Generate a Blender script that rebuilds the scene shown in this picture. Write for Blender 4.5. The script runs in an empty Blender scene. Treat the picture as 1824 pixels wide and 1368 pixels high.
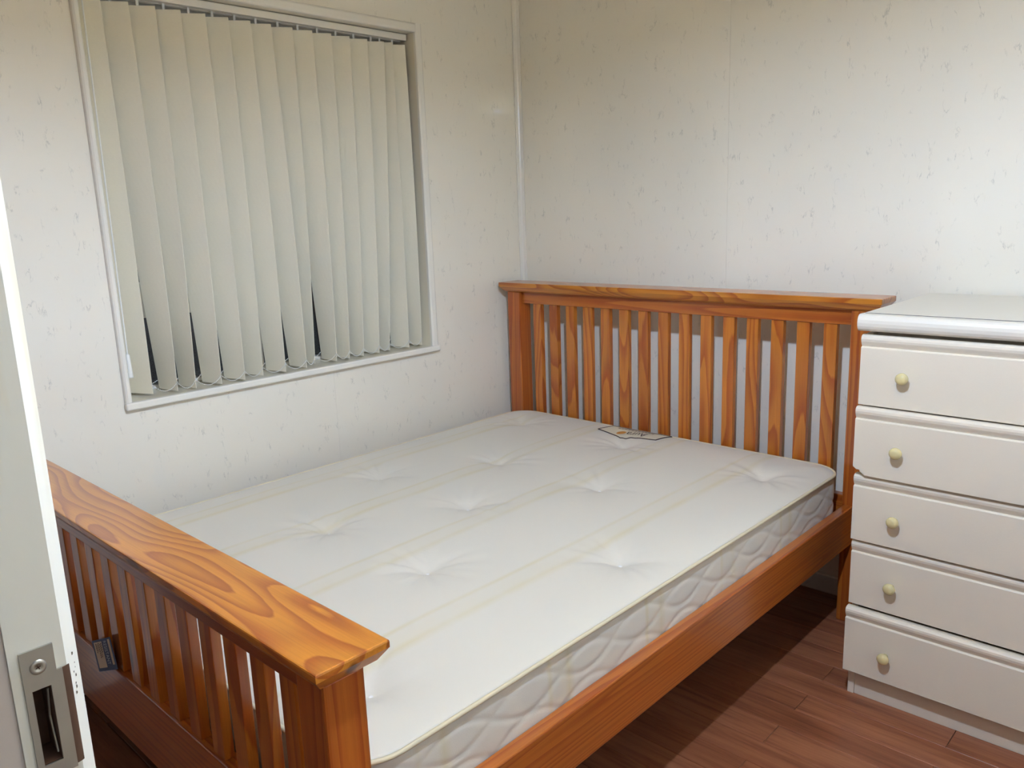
import bpy, bmesh, math, random
from mathutils import Matrix, Vector, noise

random.seed(7)
S = bpy.context.scene
COL = S.collection

# ---------------------------------------------------------------- camera
cam_d = bpy.data.cameras.new('camera')
cam = bpy.data.objects.new('camera', cam_d)
COL.objects.link(cam)
cam_d.sensor_width = 36.0
cam_d.lens = 1442.588 / 1824.0 * 36.0
cam_d.clip_start = 0.02
cam.matrix_world = Matrix(((0.728404, -0.116796, 0.675119, 2.298868),
                           (0.684217, 0.175335, -0.707887, -2.505037),
                           (-0.035693, 0.977556, 0.207629, 1.272),
                           (0, 0, 0, 1)))
S.camera = cam

# ---------------------------------------------------------------- world and exposure
w = bpy.data.worlds.new('night')
S.world = w
w.use_nodes = True
w.node_tree.nodes['Background'].inputs[0].default_value = (0.02, 0.024, 0.035, 1)
w.node_tree.nodes['Background'].inputs[1].default_value = 0.15
S.view_settings.view_transform = 'Standard'
S.view_settings.look = 'None'
S.view_settings.exposure = 0.98
S.view_settings.gamma = 1.0
S.view_settings.use_curve_mapping = False

LAMP = Vector((1.86, -1.81, 2.0))      # the bulb of the pendant lamp (built below)
BULB_STRENGTH = 1500.0

# ---------------------------------------------------------------- helpers
WM = {}


def put(o, parent=None, M=None):
    """link o with world matrix M under parent (a top-level thing or a part)"""
    COL.objects.link(o)
    M = M or Matrix.Identity(4)
    if parent is None:
        o.matrix_world = M
    else:
        o.parent = parent
        L = WM[parent.name].inverted() @ M
        o.matrix_basis = L
    WM[o.name] = M.copy()
    return o


def T(x, y, z):
    return Matrix.Translation((x, y, z))


def thing(name, loc, label, cat, group=None, kind=None):
    o = bpy.data.objects.new(name, None)
    o.empty_display_size = 0.05
    put(o, None, T(*loc))
    tag(o, label, cat, group, kind)
    return o


def tag(o, label=None, cat=None, group=None, kind=None):
    if label: o['label'] = label
    if cat: o['category'] = cat
    if group: o['group'] = group
    if kind: o['kind'] = kind
    return o


def bm_obj(name, bm, mat, parent=None, M=None, smooth=False, local=False):
    """one mesh object from a bmesh written in world coordinates around M's origin"""
    bmesh.ops.recalc_face_normals(bm, faces=bm.faces)
    me = bpy.data.meshes.new(name)
    bm.to_mesh(me)
    bm.free()
    if mat: me.materials.append(mat)
    if smooth:
        for p in me.polygons: p.use_smooth = True
    o = bpy.data.objects.new(name, me)
    return put(o, parent, M)


def me_obj(name, me, parent=None, M=None):
    o = bpy.data.objects.new(name, me)
    return put(o, parent, M)


def box_bm(sx, sy, sz, bev=0.0, seg=1, bm=None, c=(0, 0, 0)):
    own = bm is None
    if own: bm = bmesh.new()
    vs = [bm.verts.new((c[0] + sx * (i & 1) - sx / 2, c[1] + sy * ((i >> 1) & 1) - sy / 2,
                        c[2] + sz * ((i >> 2) & 1) - sz / 2)) for i in range(8)]
    for f in ((0, 1, 3, 2), (4, 6, 7, 5), (0, 4, 5, 1), (2, 3, 7, 6), (0, 2, 6, 4), (1, 5, 7, 3)):
        bm.faces.new([vs[i] for i in f])
    if bev and own:
        bmesh.ops.recalc_face_normals(bm, faces=bm.faces)
        bmesh.ops.bevel(bm, geom=bm.edges[:], offset=bev, segments=seg, affect='EDGES', profile=0.5)
    return bm


def box(name, x0, x1, y0, y1, z0, z1, mat, parent=None, bev=0.0, seg=1):
    bm = box_bm(abs(x1 - x0), abs(y1 - y0), abs(z1 - z0), bev, seg)
    return bm_obj(name, bm, mat, parent, T((x0 + x1) / 2, (y0 + y1) / 2, (z0 + z1) / 2))


def prism_bm(pts, axis, d0, d1):
    """closed 2-D outline extruded along axis; pts are (y,z), (x,z) or (x,y) for axis x, y, z"""
    bm = bmesh.new()
    def P(a, b, d):
        return {'x': (d, a, b), 'y': (a, d, b), 'z': (a, b, d)}[axis]
    A = [bm.verts.new(P(a, b, d0)) for a, b in pts]
    B = [bm.verts.new(P(a, b, d1)) for a, b in pts]
    bm.faces.new(A)
    bm.faces.new(B[::-1])
    n = len(pts)
    for i in range(n):
        j = (i + 1) % n
        bm.faces.new((A[j], A[i], B[i], B[j]))
    return bm


def lathe_bm(prof, n=24, bm=None, cap=True):
    """prof: list of (r, z), revolved around z"""
    bm = bm or bmesh.new()
    rings = []
    for r, z in prof:
        if r < 1e-6:
            rings.append([bm.verts.new((0, 0, z))])
        else:
            rings.append([bm.verts.new((r * math.cos(2 * math.pi * k / n), r * math.sin(2 * math.pi * k / n), z)) for k in range(n)])
    for a, b in zip(rings, rings[1:]):
        for k in range(n):
            q = (k + 1) % n
            vs = [a[k % len(a)], a[q % len(a)], b[q % len(b)], b[k % len(b)]]
            vs2 = []
            for v in vs:
                if v not in vs2: vs2.append(v)
            if len(vs2) > 2: bm.faces.new(vs2)
    return bm


def tube_bm(pts, r, n=8, closed=False, bm=None):
    bm = bm or bmesh.new()
    P = [Vector(p) for p in pts]
    m = len(P)
    rings = []
    for i in range(m):
        a = P[(i - 1) % m] if (closed or i > 0) else P[i]
        b = P[(i + 1) % m] if (closed or i < m - 1) else P[i]
        t = (b - a).normalized()
        up = Vector((0, 0, 1)) if abs(t.z) < 0.95 else Vector((1, 0, 0))
        u = t.cross(up).normalized()
        v = u.cross(t)
        rr = r[i] if isinstance(r, (list, tuple)) else r
        rings.append([bm.verts.new(P[i] + (u * math.cos(2 * math.pi * k / n) + v * math.sin(2 * math.pi * k / n)) * rr) for k in range(n)])
    for i in range(m if closed else m - 1):
        a, b = rings[i], rings[(i + 1) % m]
        for k in range(n):
            bm.faces.new((a[k], a[(k + 1) % n], b[(k + 1) % n], b[k]))
    if not closed:
        bm.faces.new(rings[0]); bm.faces.new(rings[-1][::-1])
    return bm


def text_mesh(s, size):
    cu = bpy.data.curves.new('lettering', 'FONT')
    cu.body = s
    cu.size = size
    cu.align_x = 'CENTER'
    cu.align_y = 'CENTER'
    cu.extrude = 0.0001
    o = bpy.data.objects.new('lettering', cu)
    COL.objects.link(o)
    bpy.context.view_layer.update()
    me = bpy.data.meshes.new_from_object(o.evaluated_get(bpy.context.evaluated_depsgraph_get()))
    bpy.data.objects.remove(o)
    bpy.data.curves.remove(cu)
    return me


# ---------------------------------------------------------------- materials
def new_mat(name):
    m = bpy.data.materials.new(name)
    m.use_nodes = True
    nt = m.node_tree
    return m, nt, nt.nodes['Principled BSDF']


def node(nt, typ, **kw):
    n = nt.nodes.new(typ)
    for k, v in kw.items():
        if k.startswith('_'):
            setattr(n, k[1:], v)
        else:
            n.inputs[k.replace('__', ' ')].default_value = v
    return n


def math_n(nt, op, a, b=None, c=None, clamp=False):
    n = nt.nodes.new('ShaderNodeMath')
    n.operation = op
    n.use_clamp = clamp
    for i, v in enumerate((a, b, c)):
        if v is None: continue
        if isinstance(v, (int, float)): n.inputs[i].default_value = v
        else: nt.links.new(v, n.inputs[i])
    return n.outputs[0]


def ramp(nt, fac, stops, interp='LINEAR'):
    n = nt.nodes.new('ShaderNodeValToRGB')
    n.color_ramp.interpolation = interp
    el = n.color_ramp.elements
    while len(el) < len(stops): el.new(0.5)
    for e, (p, c) in zip(el, stops):
        e.position = p
        e.color = (*c, 1) if len(c) == 3 else c
    nt.links.new(fac, n.inputs[0])
    return n.outputs[0]


def mix_rgb(nt, fac, a, b, mode='MIX'):
    n = nt.nodes.new('ShaderNodeMix')
    n.data_type = 'RGBA'
    n.blend_type = mode
    for sock, v in ((n.inputs[0], fac), (n.inputs[6], a), (n.inputs[7], b)):
        if isinstance(v, (int, float)): sock.default_value = v
        elif isinstance(v, tuple): sock.default_value = (*v, 1)
        else: nt.links.new(v, sock)
    return n.outputs[2]


def coords(nt, scale=(1, 1, 1), rnd=0.0):
    tc = nt.nodes.new('ShaderNodeTexCoord')
    mp = nt.nodes.new('ShaderNodeMapping')
    mp.inputs['Scale'].default_value = scale
    nt.links.new(tc.outputs['Object'], mp.inputs['Vector'])
    if rnd:
        oi = nt.nodes.new('ShaderNodeObjectInfo')
        mul = math_n(nt, 'MULTIPLY', oi.outputs['Random'], rnd)
        cx = nt.nodes.new('ShaderNodeCombineXYZ')
        for i in range(3): nt.links.new(mul, cx.inputs[i])
        nt.links.new(cx.outputs[0], mp.inputs['Location'])
    return mp.outputs[0]


def plain(name, col, rough=0.5, metal=0.0, bump=0.0, bscale=200.0, var=0.0):
    m, nt, p = new_mat(name)
    p.inputs['Roughness'].default_value = rough
    p.inputs['Metallic'].default_value = metal
    n = node(nt, 'ShaderNodeTexNoise', Scale=bscale, Detail=1.0)
    nt.links.new(coords(nt), n.inputs['Vector'])
    dark = tuple(c * (1 - max(var, 0.02)) for c in col)
    nt.links.new(mix_rgb(nt, n.outputs['Fac'], dark, col), p.inputs['Base Color'])
    if bump:
        b = node(nt, 'ShaderNodeBump', Strength=bump, Distance=0.001)
        nt.links.new(n.outputs['Fac'], b.inputs['Height'])
        nt.links.new(b.outputs[0], p.inputs['Normal'])
    return m


def wood_mat(name, light, dark, rough=0.3, bands=5.5, cross=12.0, along=2.4):
    """pine: nested growth-ring contours drawn out along the local X axis"""
    m, nt, p = new_mat(name)
    n = node(nt, 'ShaderNodeTexNoise', Scale=1.0, Detail=0.6, Roughness=0.35)
    nt.links.new(coords(nt, (along, cross, cross), 37.0), n.inputs['Vector'])
    n2 = node(nt, 'ShaderNodeTexNoise', Scale=1.0, Detail=4.0, Roughness=0.6)
    nt.links.new(coords(nt, (6, 60, 60), 11.0), n2.inputs['Vector'])
    v = math_n(nt, 'ADD', math_n(nt, 'MULTIPLY', n.outputs['Fac'], bands * 2.2), math_n(nt, 'MULTIPLY', n2.outputs['Fac'], 0.34))
    fr = math_n(nt, 'FRACT', v)
    grain = ramp(nt, fr, [(0.0, light), (0.40, tuple(l * .8 + d * .2 for l, d in zip(light, dark))), (0.72, tuple(l * .25 + d * .75 for l, d in zip(light, dark))), (0.90, dark), (0.985, light)])
    fine = node(nt, 'ShaderNodeTexNoise', Scale=1.0, Detail=5.0, Roughness=0.7)
    nt.links.new(coords(nt, (4, 260, 260), 5.0), fine.inputs['Vector'])
    g2 = mix_rgb(nt, 0.35, grain, ramp(nt, fine.outputs['Fac'], [(0.35, (0.62, 0.55, 0.5)), (0.6, (1, 1, 1))]), 'MULTIPLY')
    # knots, rare
    vo = node(nt, 'ShaderNodeTexVoronoi', Scale=1.0)
    nt.links.new(coords(nt, (2.2, 9, 9), 23.0), vo.inputs['Vector'])
    k = ramp(nt, vo.outputs['Distance'], [(0.05, (1, 1, 1)), (0.10, (0, 0, 0))])
    oi = nt.nodes.new('ShaderNodeObjectInfo')
    tone = ramp(nt, oi.outputs['Random'], [(0.0, (0.86, 0.80, 0.76)), (0.5, (1, 1, 1)), (1.0, (1.0, 0.92, 0.88))])
    g3 = mix_rgb(nt, k, g2, tuple(c * 0.3 for c in dark))
    g4 = mix_rgb(nt, 1.0, g3, tone, 'MULTIPLY')
    nt.links.new(g4, p.inputs['Base Color'])
    p.inputs['Roughness'].default_value = rough
    p.inputs['Coat Weight'].default_value = 0.6
    p.inputs['Coat Roughness'].default_value = 0.14
    b = node(nt, 'ShaderNodeBump', Strength=0.12, Distance=0.0006)
    nt.links.new(fine.outputs['Fac'], b.inputs['Height'])
    nt.links.new(b.outputs[0], p.inputs['Normal'])
    return m


PINE = wood_mat('varnished_pine', (0.60, 0.205, 0.024), (0.40, 0.088, 0.010), bands=4.0, cross=11.0, along=1.5)
PINE_STRAIGHT = wood_mat('straight_grained_pine', (0.50, 0.150, 0.020), (0.34, 0.068, 0.010), bands=5.0, cross=20.0, along=0.45)  # posts and rails: shade put into the colour, darker and redder than PINE
PINE_CAP = wood_mat('broad_grained_pine', (0.62, 0.24, 0.026), (0.38, 0.092, 0.011), bands=6.0, cross=9.0, along=2.3)


def cladding_mat():
    m, nt, p = new_mat('marbled_pvc_cladding')
    tc = nt.nodes.new('ShaderNodeTexCoord')
    geo = nt.nodes.new('ShaderNodeNewGeometry')
    def mapped(scale, loc=(0, 0, 0)):
        mp = nt.nodes.new('ShaderNodeMapping')
        mp.inputs['Scale'].default_value = scale
        mp.inputs['Location'].default_value = loc
        nt.links.new(geo.outputs['Position'], mp.inputs['Vector'])
        return mp.outputs[0]
    a = node(nt, 'ShaderNodeTexNoise', Scale=1.0, Detail=4.0, Roughness=0.6)
    nt.links.new(mapped((34, 34, 12)), a.inputs['Vector'])
    line = math_n(nt, 'ABSOLUTE', math_n(nt, 'SUBTRACT', a.outputs['Fac'], 0.5))
    line = ramp(nt, line, [(0.0, (1, 1, 1)), (0.022, (0, 0, 0))])
    mk = node(nt, 'ShaderNodeTexNoise', Scale=1.0, Detail=2.0)
    nt.links.new(mapped((30, 30, 20), (3, 5, 7)), mk.inputs['Vector'])
    mask = ramp(nt, mk.outputs['Fac'], [(0.56, (0, 0, 0)), (0.68, (1, 1, 1))])
    fac = math_n(nt, 'MULTIPLY', math_n(nt, 'MULTIPLY', line, mask), 0.45)
    cl = node(nt, 'ShaderNodeTexNoise', Scale=1.0, Detail=3.0)
    nt.links.new(mapped((5, 5, 3)), cl.inputs['Vector'])
    base = mix_rgb(nt, cl.outputs['Fac'], (0.855, 0.80, 0.68), (0.885, 0.835, 0.715))
    nt.links.new(mix_rgb(nt, fac, base, (0.36, 0.35, 0.30)), p.inputs['Base Color'])
    p.inputs['Roughness'].default_value = 0.03
    p.inputs['IOR'].default_value = 1.55
    b = node(nt, 'ShaderNodeBump', Strength=0.02, Distance=0.001)
    nt.links.new(cl.outputs['Fac'], b.inputs['Height'])
    nt.links.new(b.outputs[0], p.inputs['Normal'])
    return m


def plank_mat():
    m, nt, p = new_mat('brown_laminate')
    n = node(nt, 'ShaderNodeTexNoise', Scale=1.0, Detail=5.0, Roughness=0.65)
    nt.links.new(coords(nt, (3.5, 60, 60), 41.0), n.inputs['Vector'])
    c = ramp(nt, n.outputs['Fac'], [(0.3, (0.17, 0.055, 0.026)), (0.5, (0.30, 0.115, 0.055)), (0.72, (0.38, 0.16, 0.08))])
    oi = nt.nodes.new('ShaderNodeObjectInfo')
    tone = ramp(nt, oi.outputs['Random'], [(0.0, (0.78, 0.72, 0.70)), (1.0, (1.0, 1.0, 1.0))])
    nt.links.new(mix_rgb(nt, 1.0, c, tone, 'MULTIPLY'), p.inputs['Base Color'])
    p.inputs['Roughness'].default_value = 0.38
    return m


def ticking_mat():
    """mattress fabric: off-white damask with pairs of faint straw-coloured stripes"""
    m, nt, p = new_mat('mattress_ticking')
    tc = nt.nodes.new('ShaderNodeTexCoord')
    at = nt.nodes.new('ShaderNodeAttribute')
    at.attribute_name = 'across'
    fr = math_n(nt, 'FRACT', math_n(nt, 'MULTIPLY', math_n(nt, 'ADD', at.outputs['Fac'], 10.0), 1 / 0.31))
    s = ramp(nt, fr, [(0.0, (0, 0, 0)), (0.03, (1, 1, 1)), (0.06, (0.15,) * 3), (0.16, (0.3,) * 3), (0.20, (1, 1, 1)), (0.26, (0, 0, 0))])
    n = node(nt, 'ShaderNodeTexNoise', Scale=7.0, Detail=3.0)
    nt.links.new(tc.outputs['Object'], n.inputs['Vector'])
    s2 = math_n(nt, 'MULTIPLY', s, ramp(nt, n.outputs['Fac'], [(0.3, (0.35,) * 3), (0.6, (0.9,) * 3)]))
    c = mix_rgb(nt, s2, (0.74, 0.70, 0.61), (0.69, 0.62, 0.43))
    # a few specks of dust
    vo = node(nt, 'ShaderNodeTexVoronoi', Scale=9.0)
    nt.links.new(tc.outputs['Object'], vo.inputs['Vector'])
    sp = ramp(nt, vo.outputs['Distance'], [(0.012, (1, 1, 1)), (0.02, (0, 0, 0))])
    c = mix_rgb(nt, math_n(nt, 'MULTIPLY', sp, 0.6), c, (0.2, 0.17, 0.14))
    nt.links.new(c, p.inputs['Base Color'])
    p.inputs['Roughness'].default_value = 0.6
    p.inputs['Sheen Weight'].default_value = 0.15
    wv = node(nt, 'ShaderNodeTexNoise', Scale=420.0, Detail=2.0)
    nt.links.new(tc.outputs['Object'], wv.inputs['Vector'])
    b = node(nt, 'ShaderNodeBump', Strength=0.15, Distance=0.0008)
    nt.links.new(wv.outputs['Fac'], b.inputs['Height'])
    nt.links.new(b.outputs[0], p.inputs['Normal'])
    return m


def fabric_mat(name, col, trans=0.3, scale=700.0):
    m, nt, p = new_mat(name)
    out = nt.nodes['Material Output']
    n = node(nt, 'ShaderNodeTexNoise', Scale=1.0, Detail=2.0)
    nt.links.new(coords(nt, (scale * .2, scale * .2, scale)), n.inputs['Vector'])
    c = mix_rgb(nt, n.outputs['Fac'], tuple(x * .94 for x in col), col)
    nt.links.new(c, p.inputs['Base Color'])
    p.inputs['Roughness'].default_value = 0.75
    tr = nt.nodes.new('ShaderNodeBsdfTranslucent')
    nt.links.new(c, tr.inputs['Color'])
    mx = nt.nodes.new('ShaderNodeMixShader')
    mx.inputs[0].default_value = trans
    nt.links.new(p.outputs[0], mx.inputs[1])
    nt.links.new(tr.outputs[0], mx.inputs[2])
    nt.links.new(mx.outputs[0], out.inputs['Surface'])
    return m


def paint_mat(name, col, stain):
    m, nt, p = new_mat(name)
    n = node(nt, 'ShaderNodeTexNoise', Scale=1.0, Detail=4.0)
    nt.links.new(coords(nt, (45, 45, 5)), n.inputs['Vector'])
    f = ramp(nt, n.outputs['Fac'], [(0.5, (0, 0, 0)), (0.75, (1, 1, 1))])
    nt.links.new(mix_rgb(nt, f, col, stain), p.inputs['Base Color'])
    p.inputs['Roughness'].default_value = 0.35
    b = node(nt, 'ShaderNodeBump', Strength=0.1, Distance=0.001)
    nt.links.new(n.outputs['Fac'], b.inputs['Height'])
    nt.links.new(b.outputs[0], p.inputs['Normal'])
    return m


CLAD = cladding_mat()
PLANK = plank_mat()
TICK = ticking_mat()
PIPING = plain('cream_piping', (0.74, 0.65, 0.45), 0.6)
PIPING_W = plain('white_tuft_thread', (0.85, 0.85, 0.82), 0.7)
WHITE_TRIM = plain('white_plastic_trim', (0.87, 0.83, 0.73), 0.25)
SILLM = plain('cream_window_board', (0.84, 0.77, 0.60), 0.18)
UPVC = plain('white_window_frame', (0.75, 0.72, 0.65), 0.3)
BLIND = fabric_mat('cream_blind_fabric', (0.93, 0.87, 0.70), 0.05)
BEAD = plain('white_plastic_beads', (0.85, 0.84, 0.78), 0.3)
CHESTM = plain('white_laminate', (0.78, 0.70, 0.57), 0.45, bump=0.15, bscale=300)
CHEST_TOP = plain('white_glossy_laminate', (0.78, 0.73, 0.63), 0.4)
CHEST_DARK = plain('dark_laminate_joint', (0.03, 0.03, 0.04), 0.5)
KNOB = plain('cream_glazed_knob', (0.68, 0.58, 0.30), 0.12)
CEILM = plain('cream_ceiling', (0.90, 0.82, 0.64), 0.7)
BACKING = plain('wall_backing', (0.66, 0.64, 0.58), 0.8)
PAPER = plain('pink_beige_wallpaper', (0.66, 0.57, 0.50), 0.7, bump=0.5, bscale=60)
JAMB = paint_mat('cream_gloss_paint', (0.84, 0.80, 0.68), (0.76, 0.68, 0.48))
EDGE = plain('white_gloss_paint', (0.82, 0.82, 0.80), 0.3)
STEEL = plain('dull_steel', (0.50, 0.46, 0.38), 0.42, 0.85, var=0.2, bscale=60)
RUST = plain('rusty_steel', (0.16, 0.085, 0.05), 0.6, 0.4, var=0.4, bscale=90)
RAW = plain('raw_wood_mortice', (0.20, 0.10, 0.06), 0.9, var=0.5, bscale=120)
CHIP = plain('bare_wood_chip', (0.10, 0.07, 0.04), 0.9)
LABELM = plain('cream_woven_label', (0.74, 0.68, 0.52), 0.7)
FRONTM = plain('bounce_cutting_lining', (0.26, 0.15, 0.09), 0.5)  # unseen dark lining, added so the front wall reflects less onto the footboard
HALLM = plain('darkened_passage_paper', (0.33, 0.26, 0.21), 0.8)  # unseen passage wall, darkened to send less light to the footboard
INK = plain('dark_brown_ink', (0.05, 0.022, 0.018), 0.7)
INK2 = plain('faded_brown_ink', (0.26, 0.18, 0.13), 0.7)
ORANGE = plain('orange_ink', (0.62, 0.27, 0.05), 0.7)
BLUE = plain('blue_card', (0.07, 0.12, 0.26), 0.5)
CARDW = plain('off_white_card', (0.85, 0.77, 0.62), 0.6)
CARDINK = plain('pale_blue_print', (0.72, 0.84, 0.90), 0.6)
GLASS, _nt, _p = new_mat('window_glass')
_p.inputs['Transmission Weight'].default_value = 1.0
_p.inputs['Roughness'].default_value = 0.0
_p.inputs['IOR'].default_value = 1.45
_p.inputs['Base Color'].default_value = (0.9, 0.93, 0.95, 1)

# ---------------------------------------------------------------- room shell
RX, FY, CZ = 2.78, -2.369, 2.36        # right wall, front wall (room side), ceiling
HY = -3.7                              # far wall of the passage the camera stands in

fl = box('floor', -0.05, RX + .05, HY - .05, 0.05, -0.06, -0.0085, BACKING)
tag(fl, 'brown wood-effect laminate floor in short strips', kind='structure')
PW, PL = 0.0855, 0.664
pm_bm = box_bm(PL - .0012, PW - .0012, .008, .0009)
pm = bpy.data.meshes.new('plank'); bm = pm_bm
bmesh.ops.recalc_face_normals(bm, faces=bm.faces); bm.to_mesh(pm); bm.free(); pm.materials.append(PLANK)
row = 0
y = -0.0035
while y > -2.72:
    xs = 1.522 + (0.332 if row % 2 == 0 else 0.0) - 4 * PL
    k = 0
    while True:
        a, b = xs + k * PL, xs + (k + 1) * PL
        k += 1
        if a > RX - .01: break
        a2, b2 = max(a, 0.004), min(b, RX - .004)
        if b2 - a2 < .03: continue
        if abs((b2 - a2) - PL) < 1e-4:
            me_obj('plank', pm, fl, T((a2 + b2) / 2, y - PW / 2, -.004))
        else:
            o = bm_obj('plank', box_bm(b2 - a2 - .0012, PW - .0012, .008, .0009), PLANK, fl, T((a2 + b2) / 2, y - PW / 2, -.004))
    y -= PW
    row += 1

box_c = box('ceiling', -.05, RX + .05, HY - .05, .05, CZ, CZ + .05, CEILM)
tag(box_c, 'cream painted ceiling', kind='structure')

# back wall: marbled cladding panels over a backing
wb = box('wall_back', -.2, RX + .06, .010, .06, -.05, CZ + .05, BACKING)
tag(wb, 'back wall clad in glossy white marbled panels', kind='structure')
for a, b in ((0.0, .930), (.930, 1.93), (1.93, RX)):
    bm = box_bm(b - a - .0004, .009, CZ - .004, .0006)
    bm_obj('panel', bm, CLAD, wb, T((a + b) / 2, .0045, CZ / 2))

# left wall with the window opening
WY0, WY1, WZ0, WZ1 = -1.640, -.530, .790, 1.895
bm = bmesh.new()
for (a, b, c, d) in ((HY, WY0 - .012, -.05, CZ + .05), (WY1 + .012, .06, -.05, CZ + .05), (WY0 - .012, WY1 + .012, -.05, WZ0 - .02), (WY0 - .012, WY1 + .012, WZ1 + .012, CZ + .05)):
    box_bm(.15, b - a, d - c, bm=bm, c=(-.085, (a + b) / 2, (c + d) / 2))
wl = bm_obj('wall_left', bm, BACKING)
tag(wl, 'left wall clad in glossy white marbled panels around the window', kind='structure')
SEAM = -.968
e = .0002
for pts in (
    [(-.002, .002), (-.002, CZ - .002), (SEAM + e, CZ - .002), (SEAM + e, WZ1 + .0115), (WY1 + .0115, WZ1 + .0115), (WY1 + .0115, WZ0 - .019), (SEAM + e, WZ0 - .019), (SEAM + e, .002)],
    [(SEAM - e, .002), (SEAM - e, WZ0 - .019), (WY0 - .0115, WZ0 - .019), (WY0 - .0115, WZ1 + .0115), (SEAM - e, WZ1 + .0115), (SEAM - e, CZ - .002), (-1.97 + e, CZ - .002), (-1.97 + e, .002)],
    [(-1.97 - e, .002), (-1.97 - e, CZ - .002), (FY, CZ - .002), (FY, .002)]):
    bm_obj('panel', prism_bm(pts, 'x', -.009, 0.0), CLAD, wl)

# right wall, front wall with the doorway, passage walls
wr = box('wall_right', RX, RX + .06, HY, .05, -.05, CZ + .05, CLAD)
tag(wr, 'right wall clad in white marbled panels', kind='structure')
JX, DX1, DZ = 1.804, 2.56, 2.02        # doorway: hinge and latch jambs, head
bm = bmesh.new()
FB = -2.49
for (a, b, c, d) in ((-.01, JX - .030, -.01, CZ), (DX1 + .03, RX, -.01, CZ), (JX - .030, DX1 + .03, DZ + .03, CZ)):
    box_bm(b - a, FY - .0405 - FB, d - c, bm=bm, c=((a + b) / 2, (FY - .0405 + FB) / 2, (c + d) / 2))
wf = bm_obj('wall_front', bm, PAPER)
tag(wf, 'front wall around the doorway, with an unseen brown lining added to cut bounce light', kind='structure')
for (a, b, c, d) in ((0.001, JX - .031, .002, CZ), (DX1 + .031, RX, .002, CZ), (JX - .0305, DX1 + .0305, DZ + .031, CZ)):
    bm_obj('panel', box_bm(b - a, .04, d - c), FRONTM, wf, T((a + b) / 2, FY - .020, (c + d) / 2))
box_h = box('wall_passage', -.05, RX + .05, HY - .05, HY, -.05, CZ, HALLM)
tag(box_h, 'papered wall of the passage behind the doorway, darkened to cut bounce light', kind='structure')
# papered return of the wall beside the latch jamb
rt = box('trim_4', JX - .030, JX - .002, FB, FY - .0356, 0, DZ, PAPER)
tag(rt, 'pinkish papered return of the wall beside the door jamb', kind='structure')

# baseboards and corner strip
bb = box('baseboard_back', .003, RX - .003, -.014, -.0005, 0.0, .062, WHITE_TRIM, bev=.003)
tag(bb, 'low white skirting along the back wall', kind='structure')
bl = box('baseboard_left', .0005, .014, FY + .002, -.016, 0.0, .062, WHITE_TRIM, bev=.003)
tag(bl, 'low white skirting along the left wall', kind='structure')
pts = [(0.0005, -.0005), (.022, -.0005), (.022, -.004), (.012, -.007), (.007, -.012), (.004, -.022), (.0005, -.022)]
ct = bm_obj('trim_1', prism_bm(pts, 'z', .064, CZ), WHITE_TRIM)
tag(ct, 'thin white strip covering the corner of the two clad walls', kind='structure')

# ---------------------------------------------------------------- window
win = thing('window_1', (0, (WY0 + WY1) / 2, WZ0), 'recessed window with white surround and dark night panes behind the blind', None, kind='structure')
for nm, y0, y1, z0, z1 in (('reveal', WY0 - .011, WY0, WZ0, WZ1 + .011), ('reveal', WY1, WY1 + .011, WZ0, WZ1 + .011), ('reveal', WY0, WY1, WZ1, WZ1 + .011)):
    box(nm, -.155, .0002, y0, y1, z0, z1, SILLM, win)
box('window_sill', -.155, .0005, WY0 - .012, WY1 + .012, WZ0 - .0185, WZ0, SILLM, win)
box('sill_nosing', .0007, .020, WY0 - .020, WY1 + .032, WZ0 - .020, WZ0 + .0006, WHITE_TRIM, win, .004, 2)


for (name, y_in, sgn) in (('surround', WY0, -1), ('surround', WY1, 1)):
    wd = .018 if sgn < 0 else .030
    prof = [(0, .0004), (0, .010), (.003, .013), (.007, .014), (wd - .007, .014), (wd - .002, .011), (wd, .006), (wd, .0004)]
    bm = bmesh.new()
    pts = [(x_, y_in + sgn * a) for a, x_ in prof]
    z0, z1 = WZ0 + .0008, WZ1 + .030
    A = [bm.verts.new((x_, y_, z0)) for x_, y_ in pts]
    B = [bm.verts.new((x_, y_, z1)) for x_, y_ in pts]
    bm.faces.new(A); bm.faces.new(B[::-1])
    for i in range(len(pts)):
        j = (i + 1) % len(pts)
        bm.faces.new((A[i], A[j], B[j], B[i]))
    bm_obj(name, bm, WHITE_TRIM, win)
wd = .030
prof = [(0, .0004), (0, .010), (.003, .013), (.007, .014), (wd - .007, .014), (wd - .002, .011), (wd, .006), (wd, .0004)]
bm_obj('surround', prism_bm([(x_, WZ1 + a) for a, x_ in prof], 'y', WY0 + .0003, WY1 - .0003), WHITE_TRIM, win)
# frame, mullion and transoms of the window itself, with panes
GX0, GX1 = -.165, -.115
for (y0, y1, z0, z1) in ((WY0, WY0 + .05, WZ0, WZ1), (WY1 - .05, WY1, WZ0, WZ1), (WY0 + .05, WY1 - .05, WZ0, WZ0 + .012), (WY0 + .05, WY1 - .05, WZ1 - .05, WZ1),
                         (-1.215, -1.155, WZ0 + .012, WZ1 - .05), (WY0 + .05, -1.215, 1.006, 1.108)):
    box('window_frame', GX0, GX1, y0, y1, z0, z1, UPVC, win, .004)
for (y0, y1, z0, z1) in ((WY0 + .05, -1.215, WZ0 + .012, 1.006), (WY0 + .05, -1.215, 1.108, WZ1 - .05), (-1.155, WY1 - .05, WZ0 + .012, WZ1 - .05)):
    box('pane', -.142, -.138, y0 - .004, y1 + .004, z0 - .004, z1 + .004, GLASS, win)
box('window_handle', -.115, -.100, -1.46, -1.40, 1.045, 1.062, UPVC, win, .003)

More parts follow.
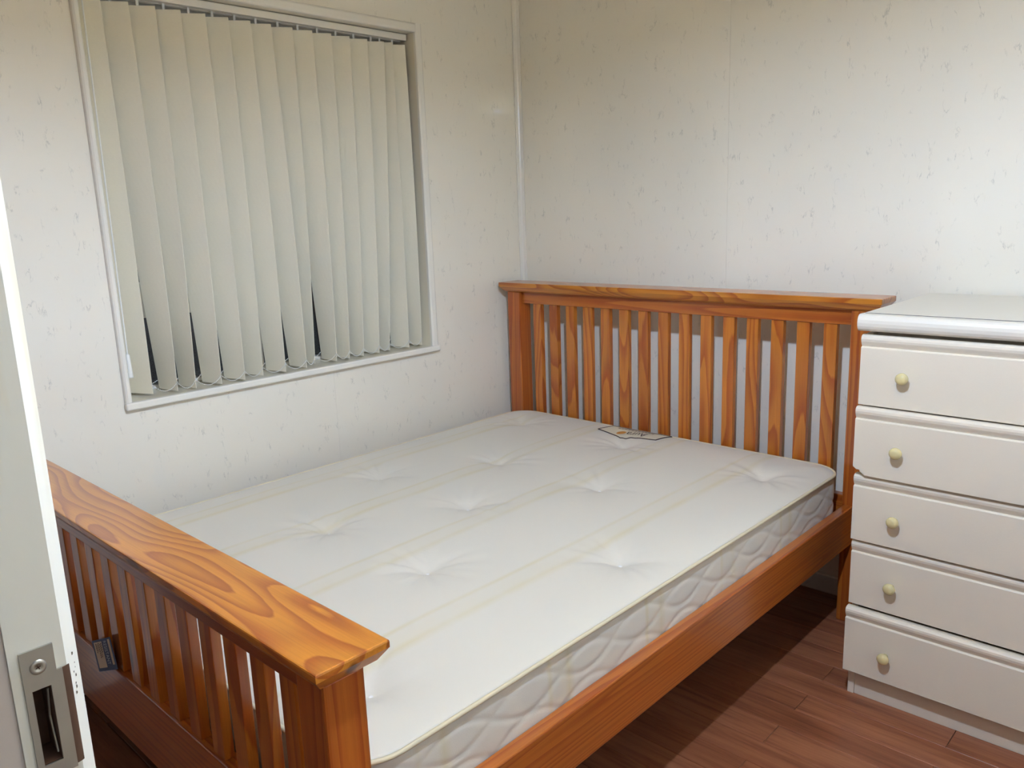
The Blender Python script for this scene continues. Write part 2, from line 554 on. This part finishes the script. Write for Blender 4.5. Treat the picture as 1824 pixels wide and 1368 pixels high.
# ---------------------------------------------------------------- vertical blind
bld = thing('vertical_blind', (-.05, (WY0 + WY1) / 2, WZ0), 'cream vertical fabric blind with bead chains hanging in the window recess', 'blind')
rail_pts = [(-.076, 1.872), (-.076, 1.893), (-.030, 1.893), (-.028, 1.890), (-.028, 1.872), (-.044, 1.872), (-.044, 1.876), (-.060, 1.876), (-.060, 1.872)]
bm_obj('headrail', prism_bm(rail_pts, 'y', WY0 + .006, WY1 - .008), WHITE_TRIM, bld)
HOOK = [-1.608, -1.535, -1.463, -1.391, -1.319, -1.248, -1.178, -1.109, -1.034, -.963, -.891, -.820, -.748, -.677, -.640, -.585]
# lower front corners (x, y) of each vane
BOT = [(-.020, -1.568), (.004, -1.506), (.013, -1.455), (.020, -1.378), (.021, -1.302), (.008, -1.233), (.017, -1.158), (.015, -1.079),
       (-.030, -1.018), (-.001, -.951), (-.006, -.894), (-.007, -.834), (-.006, -.766), (-.016, -.712), (-.006, -.629), (-.009, -.566)]
ZT, ZB = 1.857, .798
VW = .089
chain_pts_f, chain_pts_b = [], []
for i, (hy, (bx, by)) in enumerate(zip(HOOK, BOT)):
    ta = math.radians(34 if i not in (14,) else 50)
    dx, dy = VW / 2 * math.sin(ta), VW / 2 * math.cos(ta)
    tl, tr = Vector((-.05 - dx, hy - dy, ZT)), Vector((-.05 + dx, hy + dy, ZT))
    ba = math.radians((65, 80, 84, 78, 75, 76, 78, 84, 88, 90, 88, 88, 81, 88, 81, 88)[i])
    br = Vector((bx, by, ZB))
    bl_ = br - Vector((VW * math.sin(ba), VW * math.cos(ba), 0))
    nz, nu = 28, 6
    bm = bmesh.new()
    grids = []
    for side in (0, 1):
        g = []
        for a in range(nz + 1):
            t = a / nz
            cc = ((tl + tr) / 2).lerp((bl_ + br) / 2, t)
            an = ta + (ba - ta) * t ** 1.2
            hv = Vector((math.sin(an), math.cos(an), 0)) * (VW / 2)
            L, R_ = cc - hv, cc + hv
            nrm = (R_ - L).cross(Vector((0, 0, 1))).normalized()
            rowv = []
            for b in range(nu + 1):
                u = b / nu
                p = L.lerp(R_, u) + nrm * (.0012 * math.sin(math.pi * u) * (1 - .4 * t))
                z = ZT + (ZB - ZT) * t
                hem = .0006
                p = Vector((p.x, p.y, z)) + nrm * (hem if side == 0 else -hem)
                rowv.append(bm.verts.new(p))
            g.append(rowv)
        grids.append(g)
    F, K = grids
    for a in range(nz):
        for b in range(nu):
            bm.faces.new((F[a][b], F[a][b + 1], F[a + 1][b + 1], F[a + 1][b]))
            bm.faces.new((K[a][b + 1], K[a][b], K[a + 1][b], K[a + 1][b + 1]))
        bm.faces.new((F[a][0], F[a + 1][0], K[a + 1][0], K[a][0]))
        bm.faces.new((F[a + 1][nu], F[a][nu], K[a][nu], K[a + 1][nu]))
    for b in range(nu):
        bm.faces.new((F[0][b + 1], F[0][b], K[0][b], K[0][b + 1]))
        bm.faces.new((F[nz][b], F[nz][b + 1], K[nz][b + 1], K[nz][b]))
    v = bm_obj('vane', bm, BLIND, bld)
    # carrier hook
    hb = box_bm(.004, .007, .022, .0008)
    bm_obj('hook', hb, BEAD, v, T(-.05, hy, 1.867))
    chain_pts_f.append(br + Vector((.001, .0, .026)))
    chain_pts_b.append(bl_ + Vector((-.001, 0, .026)))
for P in (chain_pts_f, chain_pts_b):
    for a, b in zip(P, P[1:]):
        d = (b - a).length
        drop = .021 if d < .085 else .012
        n = max(10, int((d + drop) / .0055))
        bm = bmesh.new()
        for k in range(n + 1):
            t = k / n
            p = a.lerp(b, t) + Vector((.004 * math.sin(math.pi * t), 0, -drop * 4 * t * (1 - t)))
            bmesh.ops.create_icosphere(bm, subdivisions=1, radius=.0016, matrix=T(*p))
        pts_ = [a.lerp(b, k / 12) + Vector((.004 * math.sin(math.pi * k / 12), 0, -drop * 4 * (k / 12) * (1 - k / 12))) for k in range(13)]
        tube_bm(pts_, .0005, 5, bm=bm)
        bm_obj('bead_chain', bm, BEAD, bld)
bm_obj('pull_cord', tube_bm([(-.008, -1.622, 1.873), (-.008, -1.6255, 1.4), (-.008, -1.629, .921)], .0022, 8), BEAD, bld)
bm_obj('cord_weight', lathe_bm([(0, 0), (.0078, 0), (.0078, .004), (.0055, .064), (.0035, .067), (0, .067)], 16), BEAD, bld, T(-.008, -1.629, .857), True)

# ---------------------------------------------------------------- pine bed
BX0, BX1 = .033, 1.508
bed = thing('bed_frame', ((BX0 + BX1) / 2, -1.05, 0), 'orange varnished pine double bed frame with slatted headboard and footboard', 'bed')
Rz90 = Matrix.Rotation(math.radians(90), 4, 'Z')
Rvert = Matrix.Rotation(math.radians(-90), 4, 'Y')


def timber(name, x0, x1, y0, y1, z0, z1, axis, bev=.0025, parent=bed, me=None, mat=None):
    sx, sy, sz = x1 - x0, y1 - y0, z1 - z0
    c = T((x0 + x1) / 2, (y0 + y1) / 2, (z0 + z1) / 2)
    M = {'x': c, 'y': c @ Rz90, 'z': c @ Rvert}[axis]
    if me: return me_obj(name, me, parent, M)
    dims = {'x': (sx, sy, sz), 'y': (sy, sx, sz), 'z': (sz, sy, sx)}[axis]
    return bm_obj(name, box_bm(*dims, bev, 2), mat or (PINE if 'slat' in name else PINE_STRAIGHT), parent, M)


def cap(name, x0, x1, y0, y1, zt, edge, zb, inset):
    """cap rail: flat top, upright edge, then an undercut sloping in to the posts"""
    cx, cy = (x0 + x1) / 2, (y0 + y1) / 2
    hx, hy = (x1 - x0) / 2, (y1 - y0) / 2
    bm = bmesh.new()
    def ring(i, z):
        return [bm.verts.new((sx * (hx - i), sy * (hy - i), z)) for sx, sy in ((-1, -1), (1, -1), (1, 1), (-1, 1))]
    rs = [ring(.0025, 0), ring(.0007, -.0008), ring(0, -.003), ring(0, -edge), ring(inset * .55, (zb - zt) * .75 - edge * .25), ring(inset, zb - zt)]
    bm.faces.new(rs[0]); bm.faces.new(rs[-1][::-1])
    for a, b in zip(rs, rs[1:]):
        for k in range(4):
            bm.faces.new((a[k], b[k], b[(k + 1) % 4], a[(k + 1) % 4]))
    return bm_obj(name, bm, PINE_CAP, bed, T(cx, cy, zt))


PX = ((.057, .123), (1.417, 1.483))
HP = (-.163, -.099)
FP = (-2.014, -1.950)
cap('headboard_cap', BX0, BX1, -.186, -.074, 1.000, .015, .962, .024)
cap('footboard_cap', BX0, BX1, -2.038, -1.925, .733, .011, .698, .023)
for x0, x1 in PX:
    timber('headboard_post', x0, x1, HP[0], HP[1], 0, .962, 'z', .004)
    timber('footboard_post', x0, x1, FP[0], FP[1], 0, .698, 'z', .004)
XI0, XI1 = PX[0][1], PX[1][0]
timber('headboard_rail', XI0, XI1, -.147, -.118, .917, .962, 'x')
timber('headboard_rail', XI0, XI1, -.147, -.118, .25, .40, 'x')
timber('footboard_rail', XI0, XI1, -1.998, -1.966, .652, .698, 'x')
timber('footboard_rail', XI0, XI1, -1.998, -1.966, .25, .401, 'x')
hs = fs = None
for k in range(15):
    xa = .1745 + .0826 * k
    o = timber('headboard_slat', xa, xa + .040, -.142, -.122, .400, .917, 'z', .0015, me=hs)
    hs = hs or o.data
    o = timber('footboard_slat', xa, xa + .040, -1.991, -1.973, .401, .652, 'z', .0015, me=fs)
    fs = fs or o.data
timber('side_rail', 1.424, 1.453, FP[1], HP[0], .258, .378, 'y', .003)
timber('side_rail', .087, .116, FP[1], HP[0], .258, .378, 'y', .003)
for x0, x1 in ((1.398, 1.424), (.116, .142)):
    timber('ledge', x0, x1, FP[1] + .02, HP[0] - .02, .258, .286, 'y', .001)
ss = None
for k in range(14):
    ya = -1.93 + k * .128
    o = timber('base_slat', .118, 1.422, ya, ya + .07, .286, .300, 'x', .001, me=ss)
    ss = ss or o.data

# hanging fire-safety card on the outside of the footboard
cd = thing('safety_tag', (.64, -2.0, .42), 'small blue and white fire safety card hanging on the footboard slats', 'tag')
U = Vector((.106, 0, .047)); V = Vector((.016, 0, -.056)); O = Vector((.581, -2.0015, .425))


def card_quad(name, u0, u1, v0, v1, mat, lift, parent):
    bm = bmesh.new()
    q = [O + U * u + V * v + Vector((0, -lift, 0)) for u, v in ((u0, v0), (u1, v0), (u1, v1), (u0, v1))]
    A = [bm.verts.new(p) for p in q]
    B = [bm.verts.new(p + Vector((0, .0006 if lift == 0 else .0002, 0))) for p in q]
    bm.faces.new(A); bm.faces.new(B[::-1])
    for k in range(4): bm.faces.new((A[k], B[k], B[(k + 1) % 4], A[(k + 1) % 4]))
    return bm_obj(name, bm, mat, parent)


card = card_quad('card', -.04, 1.04, -.04, 1.10, BLUE, 0.0, cd)
card_quad('header_strip', .86, .97, .02, .92, CARDW, .0004, card)
card_quad('text_panel', .06, .52, .04, .98, CARDW, .0004, card)
tm = text_mesh('RESISTANT', 1.0)
tm.materials.append(CARDINK)
xsv = [v.co.x for v in tm.vertices]; ysv = [v.co.y for v in tm.vertices]
wx, wy = max(xsv) - min(xsv), max(ysv) - min(ysv)
mx_, my_ = (max(xsv) + min(xsv)) / 2, (max(ysv) + min(ysv)) / 2
for v in tm.vertices:       # reads downwards along V, letter tops towards +U
    s_, h_ = (v.co.x - mx_) / wx, (v.co.y - my_) / wy
    p = O + U * (.70 + h_ * .17) + V * (.47 + s_ * .84) + Vector((0, -.0008 - v.co.z * .2, 0))
    v.co = p
me_obj('lettering', tm, card)
for k, (u, v0, v1) in enumerate(((.45, .10, .48), (.39, .12, .62), (.31, .08, .66), (.23, .12, .44), (.16, .10, .50))):
    for q in range(int((v1 - v0) / .07)):
        card_quad('printed_line', u, u + .030, v0 + q * .07, v0 + q * .07 + .05, INK2 if k % 2 else INK, .0007, card)

# ---------------------------------------------------------------- mattress
MX0, MX1, MY0, MY1 = .1175, 1.4225, -1.942, -.168
MZ0, MZP = .300, .488
mcx, mcy = (MX0 + MX1) / 2, (MY0 + MY1) / 2
ha, hb_ = (MX1 - MX0) / 2, (MY1 - MY0) / 2
mat_t = thing('mattress', (mcx, mcy, MZ0), 'bare off-white tufted double mattress lying on the pine bed frame', 'mattress')
TUFTS = [(.294, -.36), (.771, -.377), (1.280, -.403), (.568, -.76), (.964, -.761), (.370, -1.084), (.770, -1.093), (1.290, -1.115),
         (.614, -1.432), (.988, -1.426), (.30, -1.79), (.77, -1.79), (1.268, -1.796)]
CR = .09


def round_map(u, v):
    x, y_ = u * ha, v * hb_
    cx, cy = abs(x) - (ha - CR), abs(y_) - (hb_ - CR)
    if cx > 0 and cy > 0:
        m = max(cx, cy)
        n = math.hypot(cx, cy)
        x = math.copysign(ha - CR + m * cx / n, x)
        y_ = math.copysign(hb_ - CR + m * cy / n, y_)
    return x, y_


def edge_dist(x, y_):
    cx, cy = abs(x) - (ha - CR), abs(y_) - (hb_ - CR)
    if cx > 0 and cy > 0: return max(0, CR - math.hypot(cx, cy))
    return min(ha - abs(x), hb_ - abs(y_))


def top_z(x, y_):
    """height of the sleeping surface at mattress-centred x, y"""
    d = edge_dist(x, y_)
    z = MZP + .018 * (1 - math.exp(-d / .045)) + .006 * (1 - math.exp(-d / .25))
    z += .0035 * noise.noise(Vector((x * 3.1, y_ * 3.1, 0))) * min(1, d / .1)
    X, Y = x + mcx, y_ + mcy
    for i, (tx, ty) in enumerate(TUFTS):
        rx, ry = X - tx, Y - ty
        r = math.hypot(rx, ry)
        if r < .26:
            th = math.atan2(ry, rx)
            z -= .020 * math.exp(-(r / .034) ** 1.3) + .007 * math.exp(-(r / .11) ** 2)
            wr_ = noise.noise(Vector((math.cos(th) * 3.2 + i * 7, math.sin(th) * 3.2, 0)))
            z += .0055 * wr_ * math.exp(-((r - .06) / .06) ** 2) * min(1, d / .05)
            w2 = math.sin(th * 14 + i) * noise.noise(Vector((math.cos(th) * 2 + i, math.sin(th) * 2, 3)))
            z += .0022 * w2 * math.exp(-((r - .05) / .035) ** 2)
    # lengthwise pull lines between tufts
    return z


NX, NY = 150, 200
def us(n):
    return [-1 + 2 * i / n for i in range(n + 1)]
bm = bmesh.new()
grid = []
for v in us(NY):
    rowv = []
    for u in us(NX):
        x, y_ = round_map(u, v)
        rowv.append(bm.verts.new((x, y_, top_z(x, y_) - MZ0)))
    grid.append(rowv)
for j in range(NY):
    for i in range(NX):
        bm.faces.new((grid[j][i], grid[j][i + 1], grid[j + 1][i + 1], grid[j + 1][i]))
# boundary loop, counter-clockwise
loop = [grid[0][i] for i in range(NX)] + [grid[j][NX] for j in range(NY)] + [grid[NY][i] for i in range(NX, 0, -1)] + [grid[j][0] for j in range(NY, 0, -1)]
per = []
acc = 0.0
n = len(loop)
LC = [l.co.copy() for l in loop]
outs = []
for k in range(n):
    a, b = LC[(k - 1) % n], LC[(k + 1) % n]
    t = (b - a); t.z = 0; t.normalize()
    outs.append(Vector((t.y, -t.x, 0)))
    per.append(acc)
    acc += (LC[(k + 1) % n] - LC[k]).length
across = {}
top_loop = loop


def quilt(s, z):
    """leaf-chain quilting relief on the border: 0 at a seam, 1 on a full pad"""
    P2 = .17
    best = 1.0
    a = math.pi * s / P2
    for zc in (.085, .155):
        w1 = zc + .030 * math.sin(a) * 1.0 - .018
        w2 = zc - .030 * math.sin(a) * 1.0 + .006 - .018
        for w_ in (w1, w2):
            best = min(best, abs(z - w_) / .011)
    return min(1.0, best)


ROWS = 40
prev = top_loop
side_faces = []
for r in range(1, ROWS + 1):
    t = r / ROWS
    z = (MZP - MZ0) * (1 - t)
    rowv = []
    for k in range(n):
        bul = .0045 * math.sin(math.pi * t) ** .5
        q = quilt(per[k], z)
        off = bul - .006 + .0026 * (1 - (1 - q) ** 2) * min(1, t * 8, (1 - t) * 8)
        p = LC[k] + outs[k] * off
        rowv.append(bm.verts.new((p.x, p.y, z)))
    for k in range(n):
        kk = (k + 1) % n
        f = bm.faces.new((prev[k], rowv[k], rowv[kk], prev[kk]))
    prev = rowv
bm.faces.new(prev[::-1])
bm.verts.index_update()
acrossv = []
NTOP = (NX + 1) * (NY + 1)
bm.verts.ensure_lookup_table()
for i, v in enumerate(bm.verts):
    if i < NTOP:
        acrossv.append(v.co.x + mcx - 1.235)
    else:
        k = (i - NTOP) % n
        acrossv.append(per[k] + .115)
body = bm_obj('cover', bm, TICK, mat_t, T(mcx, mcy, MZ0), True)
at = body.data.attributes.new('across', 'FLOAT', 'POINT')
at.data.foreach_set('value', acrossv)
for z in (MZP - .001, MZ0 + .006):
    pts = [(mcx + p.x + o_.x * .0005, mcy + p.y + o_.y * .0005, z) for p, o_ in zip(LC[::2], outs[::2])]
    bm_obj('piping', tube_bm(pts, .0042, 8, True), PIPING, mat_t, None, True)
for tx, ty in TUFTS:
    z = top_z(tx - mcx, ty - mcy)
    bm_obj('tuft', lathe_bm([(0, .0025), (.0035, .002), (.0055, .0), (.0045, -.002), (0, -.003)], 10), PIPING_W, mat_t, T(tx, ty, z + .001), True)


def drape(pts, lift):
    return [Vector((x, y_, top_z(x - mcx, y_ - mcy) + lift)) for x, y_ in pts]


# sewn label at the head end
LDY = -.016
LP = [(.600, -.273), (.604, -.230), (.600, -.190), (.594, -.176), (.715, -.183), (.844, -.178), (.842, -.215), (.835, -.265), (.790, -.272), (.752, -.286), (.740, -.291), (.724, -.313), (.700, -.304), (.650, -.288)]
LP = [(x, y_ + LDY) for x, y_ in LP]
bm = bmesh.new()
f = bm.faces.new([bm.verts.new((x, y_, 0)) for x, y_ in LP])
bmesh.ops.triangulate(bm, faces=[f])
bmesh.ops.subdivide_edges(bm, edges=bm.edges[:], cuts=5, use_grid_fill=True)
for v in bm.verts: v.co.z = top_z(v.co.x - mcx, v.co.y - mcy) + .0016
lab = bm_obj('label', bm, LABELM, mat_t)
tag(lab, 'cream sewn label with dark brown border')
border = []
for a, b in zip(LP, LP[1:] + LP[:1]):
    for k in range(6):
        border.append((a[0] + (b[0] - a[0]) * k / 6, a[1] + (b[1] - a[1]) * k / 6))
bm_obj('label_border', tube_bm(drape(border, .0016), .0016, 6, True), INK, lab)


def draped_text(s, cx, cy, w_, h_, ang, mat):
    me = text_mesh(s, 1.0)
    me.materials.append(mat)
    xs_ = [v.co.x for v in me.vertices]; ys_ = [v.co.y for v in me.vertices]
    ww, hh = max(xs_) - min(xs_), max(ys_) - min(ys_)
    ox, oy = (max(xs_) + min(xs_)) / 2, (max(ys_) + min(ys_)) / 2
    ca, sa = math.cos(ang), math.sin(ang)
    for v in me.vertices:
        a, b = (v.co.x - ox) / ww * w_, (v.co.y - oy) / hh * h_
        x, y_ = cx + a * ca - b * sa, cy + a * sa + b * ca
        v.co = (x, y_, top_z(x - mcx, y_ - mcy) + .0022 + v.co.z * .3)
    return me_obj('lettering', me, lab)


draped_text('Aura', .742, -.244 + LDY, .074, .044, math.radians(180 + 14), INK)
bm = bmesh.new()
f = bm.faces.new([bm.verts.new((.692 + .013 * math.cos(t * .5236), -.262 + LDY + .024 * math.sin(t * .5236), 0)) for t in range(12)])
for v in bm.verts: v.co.z = top_z(v.co.x - mcx, v.co.y - mcy) + .0024
bm_obj('emblem', bm, ORANGE, lab)


def dash(x, y_, w_, h_, mat):
    bm = bmesh.new()
    bm.faces.new([bm.verts.new(p) for p in drape([(x, y_), (x + w_, y_ + w_ * .04), (x + w_, y_ + h_ + w_ * .04), (x, y_ + h_)], .0023)])
    bm_obj('printed_line', bm, mat, lab)


for k in range(11):
    x = .642 + k * .0135
    dash(x, -.214 + LDY + (x - .64) * .05, .009, .011, INK2)
for x, y_, w_ in ((.664, -.190, .024), (.722, -.189, .026), (.758, -.186, .022)):
    dash(x, y_ + LDY, w_, .009, INK)

# ---------------------------------------------------------------- chest of drawers
CX0, CX1 = 1.590, 2.392
chest = thing('chest_of_drawers', ((CX0 + CX1) / 2, -.29, 0), 'white five-drawer chest with cream knobs beside the headboard', 'chest')
box('side_panel', CX0 + .002, CX0 + .018, -.522, -.032, 0, .958, CHESTM, chest, .001)
box('side_panel', CX1 - .018, CX1 - .002, -.522, -.032, 0, .958, CHESTM, chest, .001)
box('back_panel', CX0 + .018, CX1 - .018, -.040, -.033, .03, .957, CHESTM, chest)
box('kickboard', CX0 + .0185, CX1 - .0185, -.519, -.504, 0, .070, CHESTM, chest, .001)
box('inner_shelf', CX0 + .0185, CX1 - .0185, -.503, -.041, .072, .086, CHESTM, chest)
# top: bullnosed slab, with a thin dark joint behind the nosing
zt0, zt1 = .966, 1.006
pf = [(-.525, zt0), (-.547, zt0)]
for k in range(0, 9):
    a = math.radians(-90 + k * 22.5)
    pf.append((-.547 - .014 * math.cos(a), (zt0 + zt1) / 2 + (zt1 - zt0) / 2 * math.sin(a)))
pf += [(-.543, zt1), (-.525, zt1 - .0005)]
bm_obj('top_nosing', prism_bm(pf, 'x', CX0 - .008, CX1 + .008), CHEST_TOP, chest)
box('top', CX0 - .008, CX1 + .008, -.5237, -.022, zt0, zt1 - .0005, CHEST_TOP, chest, .001)
box('top_joint', CX0 - .004, CX1 + .004, -.5249, -.5238, zt0 + .001, zt1 + .0004, CHEST_DARK, chest)
box('top_support', CX0 + .0185, CX1 - .0185, -.500, -.041, .944, .9655, CHESTM, chest)
DZT = [.957, .783, .610, .4345, .256]
DYO = [-.546, -.557, -.547, -.540, -.551]
DH = .1705
knob_prof = [(0, 0), (.0065, 0), (.0060, .006), (.0075, .009), (.0115, .012), (.0142, .017), (.0140, .022), (.0112, .0265), (.006, .029), (0, .0297)]
knob_me = None


def drawer_front_profile(h, chip=False):
    """(y, z) outline, front towards -y, z measured from the top edge; a rounded pull strip above the flat panel"""
    L = .0285
    pts = [(.018, 0), (.004, 0), (-.001, -.0015), (-.0045, -.005), (-.0055, -.010), (-.0045, -.016), (-.0015, -.0225), (.0010, -.0265), (.0020, -L), (-.002, -L - .0012), (-.0035, -L - .003), (-.0035, -h + .0015), (-.002, -h), (.018, -h)]
    return pts


for i, (zt, yf) in enumerate(zip(DZT, DYO)):
    h = DH if i != 4 else .1745
    if i == 4: h = .177
    prof = drawer_front_profile(h)
    pts = [(yf + a, zt + b) for a, b in prof]
    xl = CX0 + (0, -.0005, .0, .001, -.001)[i]
    if i == 1:
        # lower left corner broken away
        bm = bmesh.new()
        def section(x, cut):
            out = []
            for a, b in prof:
                z = b
                if b <= -h + .002: z = b + cut
                out.append(bm.verts.new((x, yf + a, zt + z)))
            return out
        secs = [section(xl, .019), section(xl + .008, .013), section(xl + .015, .013), section(xl + .019, .008), section(xl + .028, 0), section(CX1, 0)]
        bm.faces.new(secs[0]); bm.faces.new(secs[-1][::-1])
        m_ = len(prof)
        for A, B in zip(secs, secs[1:]):
            for k in range(m_):
                bm.faces.new((A[k], A[(k + 1) % m_], B[(k + 1) % m_], B[k]))
        dr = bm_obj('drawer', bm, CHESTM, chest)
        tag(dr, 'drawer standing slightly proud with a broken lower left corner')
    else:
        dr = bm_obj('drawer', prism_bm(pts, 'x', xl, CX1), CHESTM, chest)
    # box of the drawer behind its front
    zc0, zc1 = zt - h + .012, zt - .03
    box('drawer_box', CX0 + .030, CX1 - .030, yf + .0185, -.06, zc0, zc1, CHESTM, dr)
    kz = (.863, .687, .512, .337, .154)[i]
    for kx in (1.692, CX1 - .102):
        M_ = T(kx, yf - .0036, kz) @ Matrix.Rotation(math.radians(90), 4, 'X')
        if knob_me is None:
            o = bm_obj('knob', lathe_bm(knob_prof, 24), KNOB, dr, M_, True)
            knob_me = o.data
        else:
            me_obj('knob', knob_me, dr, M_)

# ---------------------------------------------------------------- door jamb with strike plate
HO_Y0, HO_Y1, HO_Z0, HO_Z1 = -2.3965, -2.3845, .963, 1.0135
jy0, jy1 = FY - .0355, FY + .0025
prof = [(JX - .028, jy0), (JX, jy0), (JX, jy1 - .0090), (JX - .0090, jy1), (JX - .028, jy1)]
jamb = thing('door_1', (JX, FY, 0), 'cream painted door frame with a steel strike plate in the foreground', None, kind='structure')
bm = bmesh.new()


def add_prism(pts, z0, z1):
    A = [bm.verts.new((x, y_, z0)) for x, y_ in pts]
    B = [bm.verts.new((x, y_, z1)) for x, y_ in pts]
    bm.faces.new(A); bm.faces.new(B[::-1])
    for k in range(len(pts)):
        j = (k + 1) % len(pts)
        bm.faces.new((A[k], A[j], B[j], B[k]))


add_prism(prof, 0, HO_Z0)
add_prism(prof, HO_Z1, DZ)
add_prism([(JX - .028, jy0), (JX, jy0), (JX, HO_Y0), (JX - .028, HO_Y0)], HO_Z0, HO_Z1)
add_prism([(JX - .028, HO_Y1), (JX, HO_Y1), (JX, jy1 - .0090), (JX - .0090, jy1), (JX - .028, jy1)], HO_Z0, HO_Z1)
jo = bm_obj('latch_jamb', bm, JAMB, jamb)
box('hinge_jamb', DX1, DX1 + .028, jy0, jy1, 0, DZ, JAMB, jamb, .002)
box('door_head', JX - .028, DX1 + .028, jy0, jy1, DZ, DZ + .028, JAMB, jamb, .002)
box('mortice', JX - .028, JX - .0225, HO_Y0, HO_Y1, HO_Z0, HO_Z1, RAW, jo)
for (a, b, c, d) in ((HO_Y0, HO_Y0 + .0006, HO_Z0, HO_Z1), (HO_Y1 - .0006, HO_Y1, HO_Z0, HO_Z1), (HO_Y0, HO_Y1, HO_Z0, HO_Z0 + .0008), (HO_Y0, HO_Y1, HO_Z1 - .0008, HO_Z1)):
    box('mortice', JX - .0225, JX - .0005, a, b, c, d, RAW, jo)
# plate: flat steel with a window, upper ear and a lip bent in along the room edge
pl_y0, pl_y1, pl_y2 = -2.3992, -2.3815, -2.3785
bm = bmesh.new()
px0, px1 = JX + .0002, JX + .0016
for (a, b, c, d) in ((pl_y0, HO_Y0 + .001, .930, 1.0375), (HO_Y0 + .001, HO_Y1 - .001, 1.0125, 1.0375), (HO_Y0 + .001, HO_Y1 - .001, .930, .964), (HO_Y1 - .001, pl_y1, .930, 1.0375), (pl_y1, pl_y2, .955, 1.0205)):
    box_bm(px1 - px0, b - a, d - c, bm=bm, c=((px0 + px1) / 2, (a + b) / 2, (c + d) / 2))
plate = bm_obj('strike_plate', bm, STEEL, jo)
tag(plate, 'dull steel strike plate with a rectangular opening')
# lip
bm = bmesh.new()
A, B = [], []
for k in range(7):
    t = k / 6
    yy = pl_y2 + .0042 * t
    xx = JX + .0016 - .0012 * t * t * 1.0
    A.append(bm.verts.new((xx, yy, .957))); B.append(bm.verts.new((xx, yy, 1.0205)))
for k in range(6): bm.faces.new((A[k], A[k + 1], B[k + 1], B[k]))
lip = bm_obj('lip', bm, RUST, plate)
sm = lip.modifiers.new('thickness', 'SOLIDIFY'); sm.thickness = .0006
# screw
M_ = T(JX + .0016, -2.3905, 1.0262) @ Matrix.Rotation(math.radians(90), 4, 'Y')
sc = bm_obj('screw', lathe_bm([(0.0, .0004), (.0018, .0004), (.0021, .0009), (.0036, .0009), (.0045, .0002), (.0045, -.0004)], 24), STEEL, plate, M_, True)
for r_ in (0, 90):
    bm = box_bm(.0026, .0006, .0003)
    bm_obj('cross_slot', bm, RUST, sc, T(JX + .00215, -2.3905, 1.0262) @ Matrix.Rotation(math.radians(r_ + 20), 4, 'X') @ Matrix.Rotation(math.radians(90), 4, 'Y'))
# latch spring seen inside the opening
bm_obj('spring_bar', tube_bm([(JX - .003, HO_Y1 - .002, 1.009), (JX - .006, HO_Y1 - .0025, .990), (JX - .003, HO_Y1 - .002, .967)], .0007, 6), STEEL, plate)
# paint chips on the edge
for (dz, s_) in ((1.0235, .0016), (1.017, .0007), (1.012, .0008), (1.009, .0012), (1.0045, .0010), (1.002, .0013), (.9985, .0014), (1.014, .0005)):
    px_ = JX - .0045 + random.uniform(-.0012, .0012)
    bm = bmesh.new()
    nn = 7
    vs = []
    for k in range(nn):
        a = 2 * math.pi * k / nn
        rr = s_ * random.uniform(.6, 1.1)
        u_, v_ = rr * math.cos(a) * .7, rr * math.sin(a)
        vs.append(bm.verts.new((px_ + u_ * .7071 + .0001, (jy1 - .0045) - u_ * .7071 - (px_ - JX + .0045) + .0001, dz + v_)))
    bm.faces.new(vs)
    bm_obj('paint_chip', bm, CHIP, jo)

# ---------------------------------------------------------------- pendant lamp that lights the room
lamp = thing('pendant_lamp', (LAMP.x, LAMP.y, CZ), 'pendant ceiling lamp with a wide cream shade above the bed', 'lamp')
bm_obj('ceiling_rose', lathe_bm([(0, 0), (.045, 0), (.042, -.015), (.012, -.025), (0, -.025)], 24), WHITE_TRIM, lamp, T(LAMP.x, LAMP.y, CZ), True)
bm_obj('flex', tube_bm([(LAMP.x, LAMP.y, CZ - .022), (LAMP.x, LAMP.y, LAMP.z + .105)], .003, 8), WHITE_TRIM, lamp)
bm_obj('lamp_holder', lathe_bm([(0, .11), (.010, .11), (.018, .095), (.018, .05), (.014, .045), (0, .045)], 20), WHITE_TRIM, lamp, T(*LAMP), True)
bulbm, nt, p = new_mat('lit_bulb')
em = nt.nodes.new('ShaderNodeEmission')
em.inputs[0].default_value = (0.77, 0.98, 1.37, 1)
em.inputs[1].default_value = BULB_STRENGTH
nt.links.new(em.outputs[0], nt.nodes['Material Output'].inputs['Surface'])
# a slim stick-shaped energy-saving bulb, hanging base up
prof = [(0, -.040)]
for k in range(1, 4):
    a = math.radians(-90 + k * 30)
    prof.append((.016 * math.cos(a), -.024 + .016 * math.sin(a)))
prof += [(.016, .040), (.012, .0448), (0, .0448)]
bm_obj('bulb', lathe_bm(prof, 12), bulbm, lamp, T(*LAMP), True)
SHADE = fabric_mat('cream_lampshade', (0.98, 0.74, 0.38), 0.82)
SR, SZ = .19, -.035
bm = bmesh.new()
tilt = Matrix.Rotation(math.radians(-6), 4, 'Y')
rg = []
for (r, z) in ((SR, SZ), (.145, .015), (.10, .065), (.055, .115)):
    rg.append([bm.verts.new(tilt @ Vector((r * math.cos(2 * math.pi * k / 48), r * math.sin(2 * math.pi * k / 48), z))) for k in range(48)])
for lo, hi in zip(rg, rg[1:]):
    for k in range(48):
        q = (k + 1) % 48
        bm.faces.new((lo[k], lo[q], hi[q], hi[k]))
bm_obj('shade', bm, SHADE, lamp, T(*LAMP), True)
bm = bmesh.new()
for a in (0, 2.094, 4.188):
    tube_bm([(.016 * math.cos(a), .016 * math.sin(a), .10), (.056 * math.cos(a), .056 * math.sin(a), .112)], .0012, 6, bm=bm)
bm_obj('shade_spider', bm, STEEL, lamp, T(*LAMP))
